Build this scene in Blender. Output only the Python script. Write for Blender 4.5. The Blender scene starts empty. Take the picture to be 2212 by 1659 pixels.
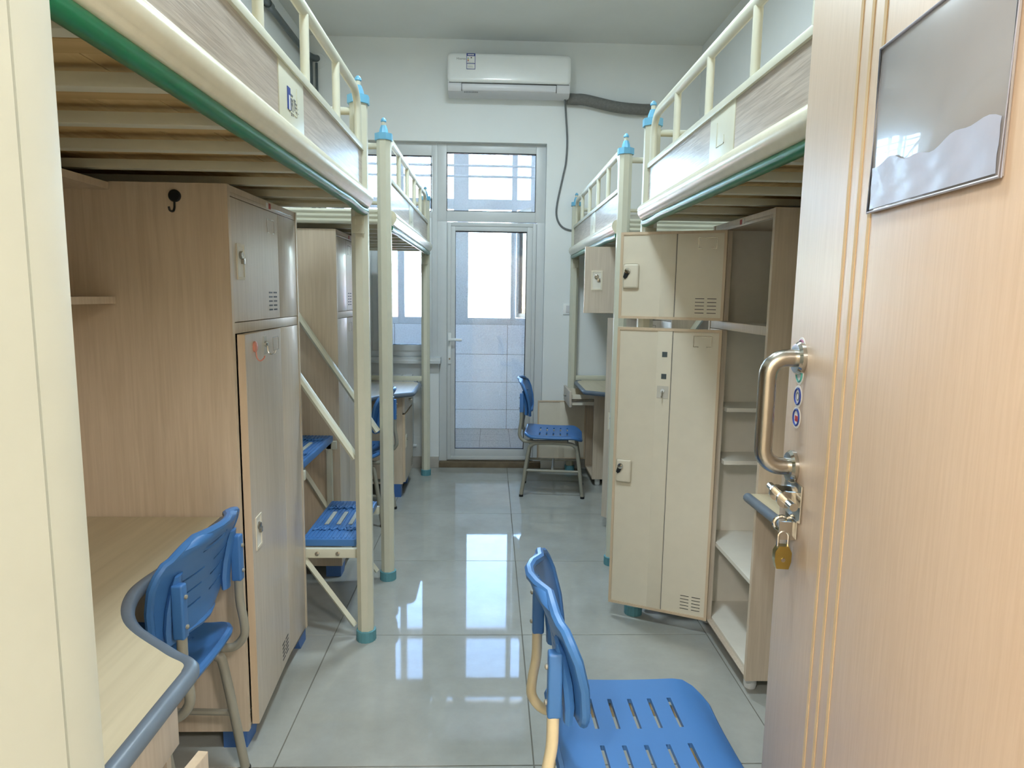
import bpy, bmesh, math, random
from mathutils import Matrix, Vector
random.seed(7)
S = bpy.context.scene
C = bpy.context.collection
PI = math.pi

# ------------------------------------------------------------------ camera
F_PX, PITCH, YAW, ROLL, CAM_H = 1438.57, 0.132268, 0.0328727, 0.0147378, 1.44197
cp, sp, cy, sy = math.cos(PITCH), math.sin(PITCH), math.cos(YAW), math.sin(YAW)
fwd = Vector((sy*cp, cy*cp, -sp)); rgt = Vector((cy, -sy, 0)); upv = rgt.cross(fwd)
r2 = rgt*math.cos(ROLL) + upv*math.sin(ROLL)
u2 = -rgt*math.sin(ROLL) + upv*math.cos(ROLL)
cam = bpy.data.cameras.new('camera'); co = bpy.data.objects.new('camera', cam); C.objects.link(co)
cam.sensor_width = 36.0; cam.lens = F_PX/2212.0*36.0; cam.clip_start = 0.02; cam.clip_end = 300
mw = Matrix((( r2.x, u2.x, -fwd.x, 0), (r2.y, u2.y, -fwd.y, 0), (r2.z, u2.z, -fwd.z, CAM_H), (0, 0, 0, 1)))
co.matrix_world = mw
S.camera = co

# ------------------------------------------------------------------ world, sun, exposure
w = bpy.data.worlds.new('sky'); S.world = w; w.use_nodes = True
bg = w.node_tree.nodes['Background']
skyn = w.node_tree.nodes.new('ShaderNodeTexSky'); skyn.sky_type = 'NISHITA'; skyn.sun_disc = False
skyn.sun_elevation = math.radians(38); skyn.sun_rotation = math.radians(205); skyn.air_density = 1.0; skyn.dust_density = 0.4; skyn.ozone_density = 1.5
w.node_tree.links.new(skyn.outputs[0], bg.inputs[0]); bg.inputs[1].default_value = 2.2
sun = bpy.data.lights.new('sun', 'SUN'); sun.energy = 32.0; sun.angle = 0.01; sun.color = (1, .95, .88)
so = bpy.data.objects.new('sun', sun); C.objects.link(so)
so.rotation_euler = Vector((0.35, 0.75, -0.6)).to_track_quat('-Z', 'Y').to_euler()
so.location = (0, -5, 12)
vs = S.view_settings
vs.view_transform = 'Standard'; vs.look = 'None'; vs.exposure = 0.75; vs.gamma = 1.0; vs.use_curve_mapping = False
try:
    S.cycles.use_denoising = True
    S.cycles.max_bounces = 9; S.cycles.diffuse_bounces = 5; S.cycles.glossy_bounces = 5
    S.cycles.transparent_max_bounces = 12; S.cycles.sample_clamp_indirect = 4.0
    S.cycles.caustics_reflective = False; S.cycles.caustics_refractive = False
except Exception:
    pass
LAMP_W, CORRIDOR_W = 23.0, 78.0      # watts of the ceiling lamps and the corridor lamp

# ------------------------------------------------------------------ materials
def lin(c):
    return tuple(((v/255)/12.92 if v/255 <= .04045 else ((v/255+.055)/1.055)**2.4) for v in c)
def principled(name):
    m = bpy.data.materials.new(name); m.use_nodes = True
    nt = m.node_tree; b = nt.nodes['Principled BSDF']
    return m, nt, b
def setp(b, **k):
    for n, v in k.items():
        n = n.replace('_', ' ')
        if n in b.inputs: b.inputs[n].default_value = v
def mat(name, rgb, rough=.5, metal=0.0, var=.06, scale=18, bump=0.0, coat=0.0, spec=.5):
    """plain painted / moulded surface: colour with a soft procedural mottling"""
    m, nt, b = principled(name)
    c = lin(rgb); setp(b, Roughness=rough, Metallic=metal, Coat_Weight=coat, Specular_IOR_Level=spec)
    tc = nt.nodes.new('ShaderNodeTexCoord'); nz = nt.nodes.new('ShaderNodeTexNoise')
    nz.inputs['Scale'].default_value = scale; nz.inputs['Detail'].default_value = 4
    nt.links.new(tc.outputs['Object'], nz.inputs['Vector'])
    rp = nt.nodes.new('ShaderNodeValToRGB')
    rp.color_ramp.elements[0].position = .3; rp.color_ramp.elements[1].position = .7
    rp.color_ramp.elements[0].color = tuple(v*(1-var) for v in c)+(1,)
    rp.color_ramp.elements[1].color = tuple(min(1, v*(1+var)) for v in c)+(1,)
    nt.links.new(nz.outputs['Fac'], rp.inputs['Fac']); nt.links.new(rp.outputs['Color'], b.inputs['Base Color'])
    if bump:
        bp = nt.nodes.new('ShaderNodeBump'); bp.inputs['Strength'].default_value = bump; bp.inputs['Distance'].default_value = .002
        n2 = nt.nodes.new('ShaderNodeTexNoise'); n2.inputs['Scale'].default_value = 220
        nt.links.new(tc.outputs['Object'], n2.inputs['Vector'])
        nt.links.new(n2.outputs['Fac'], bp.inputs['Height']); nt.links.new(bp.outputs['Normal'], b.inputs['Normal'])
    return m
def wood(name, dark, light, along='z', rough=.42, fine=1.0, coat=0.0, rings=.5, bump=.06):
    """grained laminate, the grain running along one axis"""
    m, nt, b = principled(name); setp(b, Roughness=rough, Coat_Weight=coat, Coat_Roughness=.12)
    tc = nt.nodes.new('ShaderNodeTexCoord'); mp = nt.nodes.new('ShaderNodeMapping')
    k = {'x': (1.2, 26, 26), 'y': (26, 1.2, 26), 'z': (26, 26, 1.2)}[along]
    mp.inputs['Scale'].default_value = tuple(v*fine for v in k)
    nt.links.new(tc.outputs['Object'], mp.inputs['Vector'])
    n1 = nt.nodes.new('ShaderNodeTexNoise'); n1.inputs['Scale'].default_value = 1.6; n1.inputs['Detail'].default_value = 6
    n1.inputs['Distortion'].default_value = .6
    nt.links.new(mp.outputs['Vector'], n1.inputs['Vector'])
    mp2 = nt.nodes.new('ShaderNodeMapping'); k2 = {'x': (.5, 5, 5), 'y': (5, .5, 5), 'z': (5, 5, .5)}[along]
    mp2.inputs['Scale'].default_value = k2; nt.links.new(tc.outputs['Object'], mp2.inputs['Vector'])
    n2 = nt.nodes.new('ShaderNodeTexNoise'); n2.inputs['Scale'].default_value = 1.5; n2.inputs['Detail'].default_value = 3
    nt.links.new(mp2.outputs['Vector'], n2.inputs['Vector'])
    ad = nt.nodes.new('ShaderNodeMath'); ad.operation = 'MULTIPLY_ADD'; ad.inputs[1].default_value = rings
    nt.links.new(n2.outputs['Fac'], ad.inputs[0])
    sc = nt.nodes.new('ShaderNodeMath'); sc.operation = 'MULTIPLY'; sc.inputs[1].default_value = 1-rings
    nt.links.new(n1.outputs['Fac'], sc.inputs[0]); nt.links.new(sc.outputs[0], ad.inputs[2])
    rp = nt.nodes.new('ShaderNodeValToRGB')
    rp.color_ramp.elements[0].position = .34; rp.color_ramp.elements[1].position = .62
    rp.color_ramp.elements[0].color = lin(dark)+(1,); rp.color_ramp.elements[1].color = lin(light)+(1,)
    nt.links.new(ad.outputs[0], rp.inputs['Fac']); nt.links.new(rp.outputs['Color'], b.inputs['Base Color'])
    bp = nt.nodes.new('ShaderNodeBump'); bp.inputs['Strength'].default_value = bump; bp.inputs['Distance'].default_value = .001
    nt.links.new(n1.outputs['Fac'], bp.inputs['Height']); nt.links.new(bp.outputs['Normal'], b.inputs['Normal'])
    return m
def tile_mat():
    m, nt, b = principled('polished porcelain'); setp(b, Roughness=.05, Specular_IOR_Level=.40)
    tc = nt.nodes.new('ShaderNodeTexCoord')
    n1 = nt.nodes.new('ShaderNodeTexNoise'); n1.inputs['Scale'].default_value = 2.2; n1.inputs['Detail'].default_value = 9; n1.inputs['Roughness'].default_value = .65
    nt.links.new(tc.outputs['Object'], n1.inputs['Vector'])
    rp = nt.nodes.new('ShaderNodeValToRGB')
    rp.color_ramp.elements[0].position = .30; rp.color_ramp.elements[1].position = .62
    rp.color_ramp.elements[0].color = lin((151, 152, 146))+(1,); rp.color_ramp.elements[1].color = lin((169, 171, 166))+(1,)
    nt.links.new(n1.outputs['Fac'], rp.inputs['Fac']); nt.links.new(rp.outputs['Color'], b.inputs['Base Color'])
    n2 = nt.nodes.new('ShaderNodeTexNoise'); n2.inputs['Scale'].default_value = 5; n2.inputs['Detail'].default_value = 6
    nt.links.new(tc.outputs['Object'], n2.inputs['Vector'])
    mr = nt.nodes.new('ShaderNodeMapRange'); mr.inputs['To Min'].default_value = .015; mr.inputs['To Max'].default_value = .06
    nt.links.new(n2.outputs['Fac'], mr.inputs['Value']); nt.links.new(mr.outputs['Result'], b.inputs['Roughness'])
    return m
def glass(name, tint=(.93, .96, .98), dirt=.05):
    m = bpy.data.materials.new(name); m.use_nodes = True; nt = m.node_tree
    for n in list(nt.nodes): nt.nodes.remove(n)
    out = nt.nodes.new('ShaderNodeOutputMaterial'); tr = nt.nodes.new('ShaderNodeBsdfTransparent'); tr.inputs[0].default_value = tint+(1,)
    gl = nt.nodes.new('ShaderNodeBsdfGlossy'); gl.inputs['Roughness'].default_value = .01
    fr = nt.nodes.new('ShaderNodeFresnel'); fr.inputs['IOR'].default_value = 1.45
    mx = nt.nodes.new('ShaderNodeMixShader'); nt.links.new(fr.outputs[0], mx.inputs[0]); nt.links.new(tr.outputs[0], mx.inputs[1]); nt.links.new(gl.outputs[0], mx.inputs[2])
    df = nt.nodes.new('ShaderNodeBsdfDiffuse'); df.inputs[0].default_value = (.7, .74, .8, 1)
    tc = nt.nodes.new('ShaderNodeTexCoord'); nz = nt.nodes.new('ShaderNodeTexNoise'); nz.inputs['Scale'].default_value = 90; nz.inputs['Detail'].default_value = 5
    nt.links.new(tc.outputs['Object'], nz.inputs['Vector'])
    mr = nt.nodes.new('ShaderNodeMapRange'); mr.inputs['From Min'].default_value = .45; mr.inputs['From Max'].default_value = .8; mr.inputs['To Max'].default_value = dirt*2
    nt.links.new(nz.outputs['Fac'], mr.inputs['Value'])
    m2 = nt.nodes.new('ShaderNodeMixShader'); nt.links.new(mr.outputs[0], m2.inputs[0]); nt.links.new(mx.outputs[0], m2.inputs[1]); nt.links.new(df.outputs[0], m2.inputs[2])
    nt.links.new(m2.outputs[0], out.inputs[0])
    return m
def emit(name, rgb, strength):
    m, nt, b = principled(name); setp(b, Roughness=.5)
    b.inputs['Base Color'].default_value = lin(rgb)+(1,)
    b.inputs['Emission Color'].default_value = lin(rgb)+(1,); b.inputs['Emission Strength'].default_value = strength
    return m
M = dict(
    wall=mat('white wall paint', (230, 234, 235), .75, var=.015, scale=4, bump=.08),
    ceil=mat('ceiling paint', (222, 226, 227), .85, var=.015, scale=4),
    tile=tile_mat(),
    grout=mat('grey grout', (108, 106, 98), .9),
    btile=mat('white glazed wall tile', (238, 240, 243), .2, var=.02, scale=5),
    bfloor=mat('balcony floor tile', (172, 168, 162), .4, var=.05),
    concrete=mat('stained cement', (112, 98, 78), .85, var=.2, scale=14),
    cream=mat('cream powder coat', (209, 208, 190), .38, var=.02, bump=.05),
    rail=mat('glossy cream rail', (222, 217, 196), .22, var=.03, scale=30, bump=.05),
    cap=mat('sky blue plastic cap', (112, 178, 212), .4),
    foot=mat('teal rubber foot', (92, 148, 160), .55),
    green=mat('green plastic strip', (22, 112, 74), .3),
    blue=mat('blue moulded plastic', (66, 116, 176), .38, var=.02, bump=.03),
    bluefoot=mat('blue plastic foot', (70, 112, 178), .45),
    steel_g=mat('grey tube paint', (150, 147, 134), .4, var=.03),
    steel_c=mat('cream tube paint', (218, 204, 168), .4, var=.03),
    maple=wood('maple laminate', (198, 181, 159), (213, 197, 176), 'z', .42, fine=2.2, rings=.35),
    maplef=wood('maple front', (192, 179, 163), (206, 194, 179), 'z', .38, coat=.12, fine=2.4, rings=.3),
    mapled=wood('maple desk top', (184, 172, 144), (202, 190, 162), 'y', .34),
    edge=wood('warm edge band', (200, 178, 150), (214, 194, 168), 'z', .45),
    ash=wood('wavy guard panel', (158, 144, 131), (190, 177, 164), 'y', .32, fine=4.0, coat=.25, rings=.15, bump=.5),
    plank=wood('raw pine plank', (180, 148, 96), (214, 186, 134), 'y', .7, rings=.6),
    batten=wood('raw pine batten', (170, 138, 88), (204, 174, 122), 'x', .7, rings=.6),
    door=wood('door leaf laminate', (197, 172, 147), (205, 181, 157), 'z', .40, fine=4.5, coat=.0, rings=.25, bump=.02),
    inlay=mat('tan inlay', (206, 178, 138), .8),
    beige=mat('beige cabinet steel', (222, 214, 196), .5, var=.02),
    greyin=mat('grey cabinet lining', (232, 229, 220), .5, var=.02),
    band=mat('slate edge band', (100, 112, 126), .35),
    pvc=mat('white window profile', (204, 208, 210), .35, var=.015),
    gasket=mat('black gasket', (22, 24, 28), .6),
    white=mat('white plastic', (232, 235, 236), .28, var=.01, coat=.4),
    louver=mat('grey white louver', (206, 207, 212), .35, var=.01),
    frame=mat('door frame paint', (184, 187, 175), .45, var=.02),
    casing=mat('corridor plaster', (218, 210, 194), .8, var=.02),
    chrome=mat('polished steel', (206, 204, 198), .14, 1.0, var=.02),
    steel=mat('brushed steel', (176, 170, 160), .26, 1.0, var=.04),
    dark=mat('dark metal', (52, 52, 50), .4, .6),
    black=mat('black plastic', (18, 22, 26), .45),
    brass=mat('brass', (170, 148, 84), .3, 1.0, var=.08),
    hose=mat('grey insulation tape', (112, 112, 110), .7, var=.12, scale=60),
    wire=mat('grey wire', (108, 112, 114), .5),
    pipe=mat('dark grey pipe paint', (82, 92, 96), .3),
    sky_glass=glass('window glass', (.97, .985, .99), dirt=.03),
    wet_glass=glass('streaked glass', (.97, .985, .99), dirt=.06),
    pink=mat('pink plastic', (222, 150, 132), .4),
    clear=mat('translucent adhesive film', (204, 200, 190), .2),
    navy=mat('navy print', (40, 62, 140), .5), red=mat('red print', (178, 52, 44), .5),
    paper=mat('white paper', (232, 232, 230), .6), ink=mat('grey ink', (120, 122, 124), .6),
    teal=mat('teal print', (84, 168, 158), .5), purple=mat('mauve print', (140, 92, 120), .5), yellow=mat('yellow print', (222, 186, 60), .5),
    grip=mat('grey grip strip', (172, 176, 168), .6, var=.1, scale=120),
    sleeve=mat('grey plastic sleeve', (158, 154, 154), .22, var=.05, scale=5, coat=.5),
    sleeve_c=mat('clear pocket rim', (172, 174, 190), .35, coat=.1),
    facade=mat('sunlit facade', (226, 224, 220), .8), fwin=mat('facade window', (150, 166, 190), .2), fred=mat('red facade panel', (196, 96, 84), .7),
    lampshade=emit('lit acrylic dome', (255, 250, 240), 2.0),
)

# ------------------------------------------------------------------ mesh helpers
class MB:
    def __init__(s): s.bm = bmesh.new()
    def face(s, vs):
        try: return s.bm.faces.new(vs)
        except ValueError: return None
    def box(s, x0, x1, y0, y1, z0, z1, bev=0.0, seg=2):
        if x0 > x1: x0, x1 = x1, x0
        if y0 > y1: y0, y1 = y1, y0
        if z0 > z1: z0, z1 = z1, z0
        v = [s.bm.verts.new(p) for p in ((x0,y0,z0),(x1,y0,z0),(x1,y1,z0),(x0,y1,z0),(x0,y0,z1),(x1,y0,z1),(x1,y1,z1),(x0,y1,z1))]
        fs = [s.face([v[i] for i in q]) for q in ((3,2,1,0),(4,5,6,7),(0,1,5,4),(1,2,6,5),(2,3,7,6),(3,0,4,7))]
        if bev:
            es = list({e for f in fs for e in f.edges})
            bmesh.ops.bevel(s.bm, geom=es, offset=bev, segments=seg, profile=.6, affect='EDGES')
        return s
    def prism(s, poly, axis, a, b):
        """polygon extruded along an axis; poly holds the other two coordinates in xyz order"""
        def P(p, t):
            return {'x': (t, p[0], p[1]), 'y': (p[0], t, p[1]), 'z': (p[0], p[1], t)}[axis]
        A = [s.bm.verts.new(P(p, a)) for p in poly]; B = [s.bm.verts.new(P(p, b)) for p in poly]
        n = len(poly); s.face(A[::-1]); s.face(B)
        for i in range(n): s.face([A[i], A[(i+1) % n], B[(i+1) % n], B[i]])
        return s
    def tube(s, pts, r, seg=8, r2=None, closed=False, up=None):
        pts = [Vector(p) for p in pts]; n = len(pts); rings = []
        prev = None
        for i, p in enumerate(pts):
            if closed: t = (pts[(i+1) % n]-pts[i-1])
            else: t = (pts[min(i+1, n-1)]-pts[max(i-1, 0)])
            t.normalize()
            if prev is None:
                a = Vector(up) if up else (Vector((0, 0, 1)) if abs(t.z) < .9 else Vector((1, 0, 0)))
                prev = (a - t*a.dot(t)).normalized()
            else:
                q = prev - t*prev.dot(t)
                prev = q.normalized() if q.length > 1e-6 else prev
            bn = t.cross(prev)
            rr = r[i] if isinstance(r, (list, tuple)) else r
            rb = rr if r2 is None else r2
            rings.append([s.bm.verts.new(p + prev*(rr*math.cos(2*PI*k/seg)) + bn*(rb*math.sin(2*PI*k/seg))) for k in range(seg)])
        m = n if closed else n-1
        for i in range(m):
            A, B = rings[i], rings[(i+1) % n]
            for k in range(seg): s.face([A[k], A[(k+1) % seg], B[(k+1) % seg], B[k]])
        if not closed: s.face(rings[0][::-1]); s.face(rings[-1])
        return s
    def lathe(s, prof, c=(0, 0, 0), seg=16, axis='z', flute=0, depth=0.0):
        def P(r, h, a):
            u, v = r*math.cos(a), r*math.sin(a)
            return {'z': (c[0]+u, c[1]+v, c[2]+h), 'x': (c[0]+h, c[1]+u, c[2]+v), 'y': (c[0]+u, c[1]+h, c[2]+v)}[axis]
        rings = []
        for r, h in prof:
            rings.append([s.bm.verts.new(P(r*(1-(depth if (flute and k % 2) else 0)), h, 2*PI*(k+.5)/seg)) for k in range(seg)])
        for A, B in zip(rings, rings[1:]):
            for k in range(seg): s.face([A[k], A[(k+1) % seg], B[(k+1) % seg], B[k]])
        s.face(rings[0][::-1]); s.face(rings[-1])
        return s
    def build(s, name, m, parent=None, mx=None, sharp=38, mods=None):
        bm = s.bm
        if mx is not None: bmesh.ops.transform(bm, matrix=mx, verts=bm.verts)
        bmesh.ops.recalc_face_normals(bm, faces=bm.faces)
        for f in bm.faces: f.smooth = True
        lim = math.radians(sharp)
        for e in bm.edges:
            e.smooth = (len(e.link_faces) == 2 and e.calc_face_angle(9) < lim)
        me = bpy.data.meshes.new(name); bm.to_mesh(me); bm.free()
        o = bpy.data.objects.new(name, me); C.objects.link(o)
        me.materials.append(M[m] if isinstance(m, str) else m)
        if parent is not None: o.parent = parent
        if mods: mods(o)
        return o
def box(*a, **k): return MB().box(*a, **k)
def tag(o, label, cat, group=None):
    o['label'] = label; o['category'] = cat
    if group: o['group'] = group
    return o
def thing(name, label, cat, loc=(0, 0, 0), rz=0.0, group=None):
    o = bpy.data.objects.new(name, None); C.objects.link(o); o.location = loc; o.rotation_euler = (0, 0, rz)
    o.empty_display_size = .1
    return tag(o, label, cat, group)
def struct(o, label=None):
    o['kind'] = 'structure'
    if label: o['label'] = label
    return o
def sempty(name, loc=(0, 0, 0), rz=0.0, label=None):
    o = bpy.data.objects.new(name, None); C.objects.link(o); o.location = loc; o.rotation_euler = (0, 0, rz); o.empty_display_size = .1
    return struct(o, label)
def bez(pts, n=6):
    """smooth Catmull-Rom path through points"""
    P = [Vector(p) for p in pts]; P = [P[0]*2-P[1]] + P + [P[-1]*2-P[-2]]; out = []
    for i in range(1, len(P)-2):
        for k in range(n):
            t = k/n; a, b, c, d = P[i-1:i+3]
            out.append(.5*((2*b)+(c-a)*t+(2*a-5*b+4*c-d)*t*t+(3*b-a-3*c+d)*t**3))
    out.append(P[-2]); return out
def arc(c, r, a0, a1, n=6):
    return [(c[0]+r*math.cos(a0+(a1-a0)*i/n), c[1]+r*math.sin(a0+(a1-a0)*i/n)) for i in range(n+1)]
def text(body, size, name, m, parent, mx):
    cu = bpy.data.curves.new('t', 'FONT'); cu.body = body; cu.size = size; cu.extrude = .0004
    cu.align_x = 'CENTER'; cu.align_y = 'CENTER'
    t = bpy.data.objects.new('t', cu); C.objects.link(t)
    bpy.context.view_layer.update()
    me = bpy.data.meshes.new_from_object(t.evaluated_get(bpy.context.evaluated_depsgraph_get()))
    bpy.data.objects.remove(t)
    me.transform(mx); me.materials.clear(); me.materials.append(M[m]); me.name = name
    o = bpy.data.objects.new(name, me); C.objects.link(o)
    if parent is not None: o.parent = parent
    return o

# ------------------------------------------------------------------ room shell
XL, XR, YF, YB, ZC = -1.46, 1.634, .485, 5.47, 3.40
HX, HY, LEAF_A, LEAF_W = .494, .485, math.radians(6.5), .80      # entry door hinge, opening direction, width
GX, GY, T = -.6525, 1.8863, .8                                   # tile grid

floor = struct(box(XL-.1, XR+.1, .2, YB+.03, -.12, -.0025).build('floor', 'grout'), 'pale grey polished tile floor with thin dark joints')
i0, i1 = int(math.floor((XL-GX)/T)), int(math.floor((XR-GX)/T)); j0, j1 = int(math.floor((.25-GY)/T)), int(math.floor((YB-GY)/T))
g = .0018
for i in range(i0, i1+1):
    for j in range(j0, j1+1):
        x0, x1 = max(GX+i*T+g, XL), min(GX+(i+1)*T-g, XR); y0, y1 = max(GY+j*T+g, .25), min(GY+(j+1)*T-g, YB)
        if x1-x0 > .03 and y1-y0 > .03:
            box(x0, x1, y0, y1, -.02, 0, bev=.001, seg=1).build('floor_tile', 'tile', floor)
struct(box(XL-.1, XR+.1, YF-.2, YB, ZC, ZC+.15).build('ceiling', 'ceil'), 'plain white ceiling')
struct(box(XL-.1, XL, YF-.2, YB, -.1, ZC).build('wall_left', 'wall'), 'white painted wall behind the left beds')
struct(box(XR, XR+.1, YF-.2, YB, -.1, ZC).build('wall_right', 'wall'), 'white painted wall behind the right beds')
OX0, OX1, OZ = -1.40, .43, 2.637
b = MB()
b.box(XL-.4, OX0, YB, YB+.15, -.1, ZC+.1).box(OX1, XR+.2, YB, YB+.15, -.1, ZC+.1).box(OX0, OX1, YB, YB+.15, OZ, ZC+.1).box(OX0, -.425, YB, YB+.15, -.1, .90)
struct(b.build('wall_back', 'wall'), 'white end wall with glazed balcony door and window')
b = MB()
b.box(XL, -.345, .27, YF, -.1, ZC).box(.60, XR, .27, YF, -.1, ZC).box(-.345, .60, .27, YF, 2.13, ZC)
struct(b.build('wall_front', 'casing'), 'plastered wall around the entry doorway')
struct(box(OX0, -.425, YB-.014, YB, 0, .095, bev=.002).build('baseboard_back', 'bfloor'), 'grey tile skirting under the window')
struct(MB().prism([(YB-.07, .882), (YB+.06, .882), (YB+.06, .93), (YB-.06, .93), (YB-.06, .912), (YB-.07, .905)], 'x', OX0, -.408).build('trim_1', 'pvc'), 'white window sill with a stepped nose')
struct(box(-.425, OX1, YB+.005, YB+.15, -.05, .045, bev=.004).build('trim_2', 'concrete'), 'stained cement threshold under the balcony door')
# entry door frame
prof = [(-.345, .27), (-.2905, .27), (-.2905, .4325), (-.312, .434), (-.312, .4395), (-.2935, .4395), (-.2935, .466), (-.2985, .4865), (-.345, .4865)]
tr = sempty('trim_3', (0, 0, 0), 0, 'cream steel door frame with a rebate')
MB().prism(prof, 'z', 0, 2.12).build('jamb', 'frame', tr)
MB().prism([(.545, .27), (.60, .27), (.60, .4865), (.545, .4865)], 'z', 0, 2.12).build('jamb', 'frame', tr)
box(-.292, .545, .27, .4865, 2.075, 2.13).build('head', 'frame', tr)
# corridor behind the camera
cw = MB(); cw.box(-2.3, -2.2, -1.9, .27, -.1, 2.9).box(2.2, 2.3, -1.9, .27, -.1, 2.9).box(-2.3, 2.3, -2.0, -1.9, -.1, 2.9).box(-2.3, XL, .27, .37, -.1, 2.9).box(XR, 2.3, .27, .37, -.1, 2.9)
struct(cw.build('wall_corridor', 'casing'), 'cream corridor walls outside the room')
struct(box(-2.3, 2.3, -2.0, .3, 2.8, 2.95).build('ceiling_corridor', 'ceil'), 'corridor ceiling')
struct(box(-2.3, 2.3, -2.0, .199, -.12, 0).build('floor_corridor', 'bfloor'), 'corridor floor')

# ------------------------------------------------------------------ lamps
def ceiling_lamp(x, y, z, watts, color, label, group=None, r=.17, spread='AREA'):
    t = thing('ceiling_lamp', label, 'lamp', (x, y, z), 0, group)
    MB().lathe([(r*.9, -.02), (r, -.015), (r, 0)], seg=32).build('base_plate', 'white', t)
    MB().lathe([(.004, -.085), (r*.35, -.082), (r*.65, -.066), (r*.86, -.038), (r*.9, -.02)], seg=32).build('shade', 'lampshade', t)
    L = bpy.data.lights.new('lamp_light', spread)
    if spread == 'AREA': L.shape = 'DISK'; L.size = r*2
    else: L.shadow_soft_size = r*.8
    L.energy = watts; L.color = color
    lo = bpy.data.objects.new('lamp_light', L); C.objects.link(lo); lo.parent = t; lo.location = (0, 0, -.1 if spread == 'AREA' else -.09-r*.8)
    return t
ceiling_lamp(.02, 1.55, ZC, LAMP_W, (.76, .92, 1), 'round white ceiling lamp above the near desks')
ceiling_lamp(.02, 3.55, ZC, LAMP_W, (.76, .92, 1), 'round white ceiling lamp above the far beds')
ceiling_lamp(-.70, -.75, 2.8, CORRIDOR_W, (1, .94, .87), 'round warm corridor lamp before the latch side of the doorway', spread='POINT')
ceiling_lamp(.90, -.75, 2.8, CORRIDOR_W, (1, .94, .87), 'round warm corridor lamp before the hinge side of the doorway', spread='POINT')

# ------------------------------------------------------------------ balcony door and windows
FY0, FY1 = YB+.055, YB+.115
def ring(mb, x0, x1, z0, z1, wl, wr, wb, wt, y0=FY0, y1=FY1, bev=.003):
    mb.box(x0, x0+wl, y0, y1, z0, z1, bev=bev).box(x1-wr, x1, y0, y1, z0, z1, bev=bev)
    mb.box(x0+wl, x1-wr, y0, y1, z0, z0+wb, bev=bev).box(x0+wl, x1-wr, y0, y1, z1-wt, z1, bev=bev); return mb
def pane(x0, x1, z0, z1, parent, m='sky_glass', y=None):
    y = y or FY0+.03
    p = box(x0, x1, y-.003, y+.003, z0, z1).build('pane', m, parent)
    gk = MB(); e = .005
    gk.box(x0, x0+e, FY0-.001, y, z0, z1).box(x1-e, x1, FY0-.001, y, z0, z1).box(x0, x1, FY0-.001, y, z0, z0+e).box(x0, x1, FY0-.001, y, z1-e*1.6, z1)
    gk.build('gasket', 'gasket', parent)
    return p
w1 = sempty('window_1', (0, 0, 0), 0, 'white framed side window beside the balcony door')
ring(MB(), OX0, -.441, .93, OZ, .06, .045, .045, .10).build('window_frame', 'pvc', w1)
box(OX0+.06, -.486, FY0, FY1, 2.05, 2.103, bev=.003).build('transom_bar', 'pvc', w1)
box(-.975, -.925, FY0, FY1, .975, 2.05, bev=.003).build('mullion', 'pvc', w1)
pane(OX0+.06, -.489, 2.103, 2.537, w1)
s1 = ring(MB(), -.925, -.486, .975, 2.05, .045, .04, .05, .045, FY0-.012, FY1-.02).build('sash', 'pvc', w1)
pane(-.88, -.526, 1.024, 2.005, w1)
s2 = ring(MB(), OX0+.06, -.975, .975, 2.05, .045, .04, .05, .045, FY0-.012, FY1-.02).build('sash', 'pvc', w1)
pane(OX0+.105, -1.015, 1.024, 2.005, w1)
w2 = sempty('window_2', (0, 0, 0), 0, 'fixed glass transom above the balcony door')
ring(MB(), -.441, OX1, 2.03, OZ, .074, .08, .08, .07).build('window_frame', 'pvc', w2)
pane(-.367, .35, 2.11, 2.567, w2)
d2 = sempty('door_2', (0, 0, 0), 0, 'white framed glass balcony door with lever handle')
b = MB(); b.box(-.441, -.363, FY0, FY1, .045, 2.03, bev=.003).box(.365, OX1, FY0, FY1, .045, 2.03, bev=.003).box(-.363, .365, FY0+.01, FY1, .045, .06)
b.build('door_frame', 'pvc', d2)
b = ring(MB(), -.361, .363, .058, 2.022, .03, .03, .03, .03, FY0-.012, FY1-.01)
ring(b, -.331, .333, .088, 1.992, .036, .046, .062, .038, FY0-.007, FY1-.01)
b.build('door_stile_frame', 'pvc', d2)
pane(-.297, .287, .147, 1.954, d2, 'wet_glass')
hd = box(-.352, -.326, FY0-.022, FY0-.011, .87, 1.13, bev=.005).build('handle_plate', 'white', d2)
b = MB(); b.tube([(-.339, FY0-.02, 1.075), (-.339, FY0-.06, 1.075)], .009, 10).tube([(-.345, FY0-.058, 1.075), (-.30, FY0-.062, 1.076), (-.238, FY0-.058, 1.074)], .011, 8, r2=.008)
b.build('lever', 'white', hd)
b = MB(); b.lathe([(.008, -.004), (.008, .006)], (-.339, FY0-.024, .915), 12, 'y'); b.build('keyhole', 'steel', hd)

# ------------------------------------------------------------------ balcony
BY = 7.12
bf = struct(box(-1.6, .5, YB+.15, BY+.1, -.12, -.003).build('floor_balcony', 'grout'), 'balcony floor of beige square tiles')
x = -1.6
while x < .5:
    y = YB+.15
    while y < BY:
        box(x+.002, min(x+.298, .5), y+.002, min(y+.298, BY), -.02, 0).build('floor_tile', 'bfloor', bf); y += .3
    x += .3
bw = struct(box(-1.6, .5, BY+.006, BY+.12, -.1, 1.13).build('wall_balcony', 'grout'), 'balcony parapet covered in white wall tiles')
xs = [-1.6] + [.177-.6*k for k in (2, 1, 0)] + [.5]
zs = [0, .212, .512, .812, 1.13]
for a, c in zip(xs, xs[1:]):
    for d, e in zip(zs, zs[1:]):
        box(a+.002, c-.002, BY, BY+.01, d+.002, e-.002, bev=.001, seg=1).build('wall_tile', 'btile', bw)
b = MB(); b.box(-1.7, -1.6, YB+.15, BY+.12, -.1, 3.3).box(.45, .55, YB+.15, BY+.12, -.1, 3.3)
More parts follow.
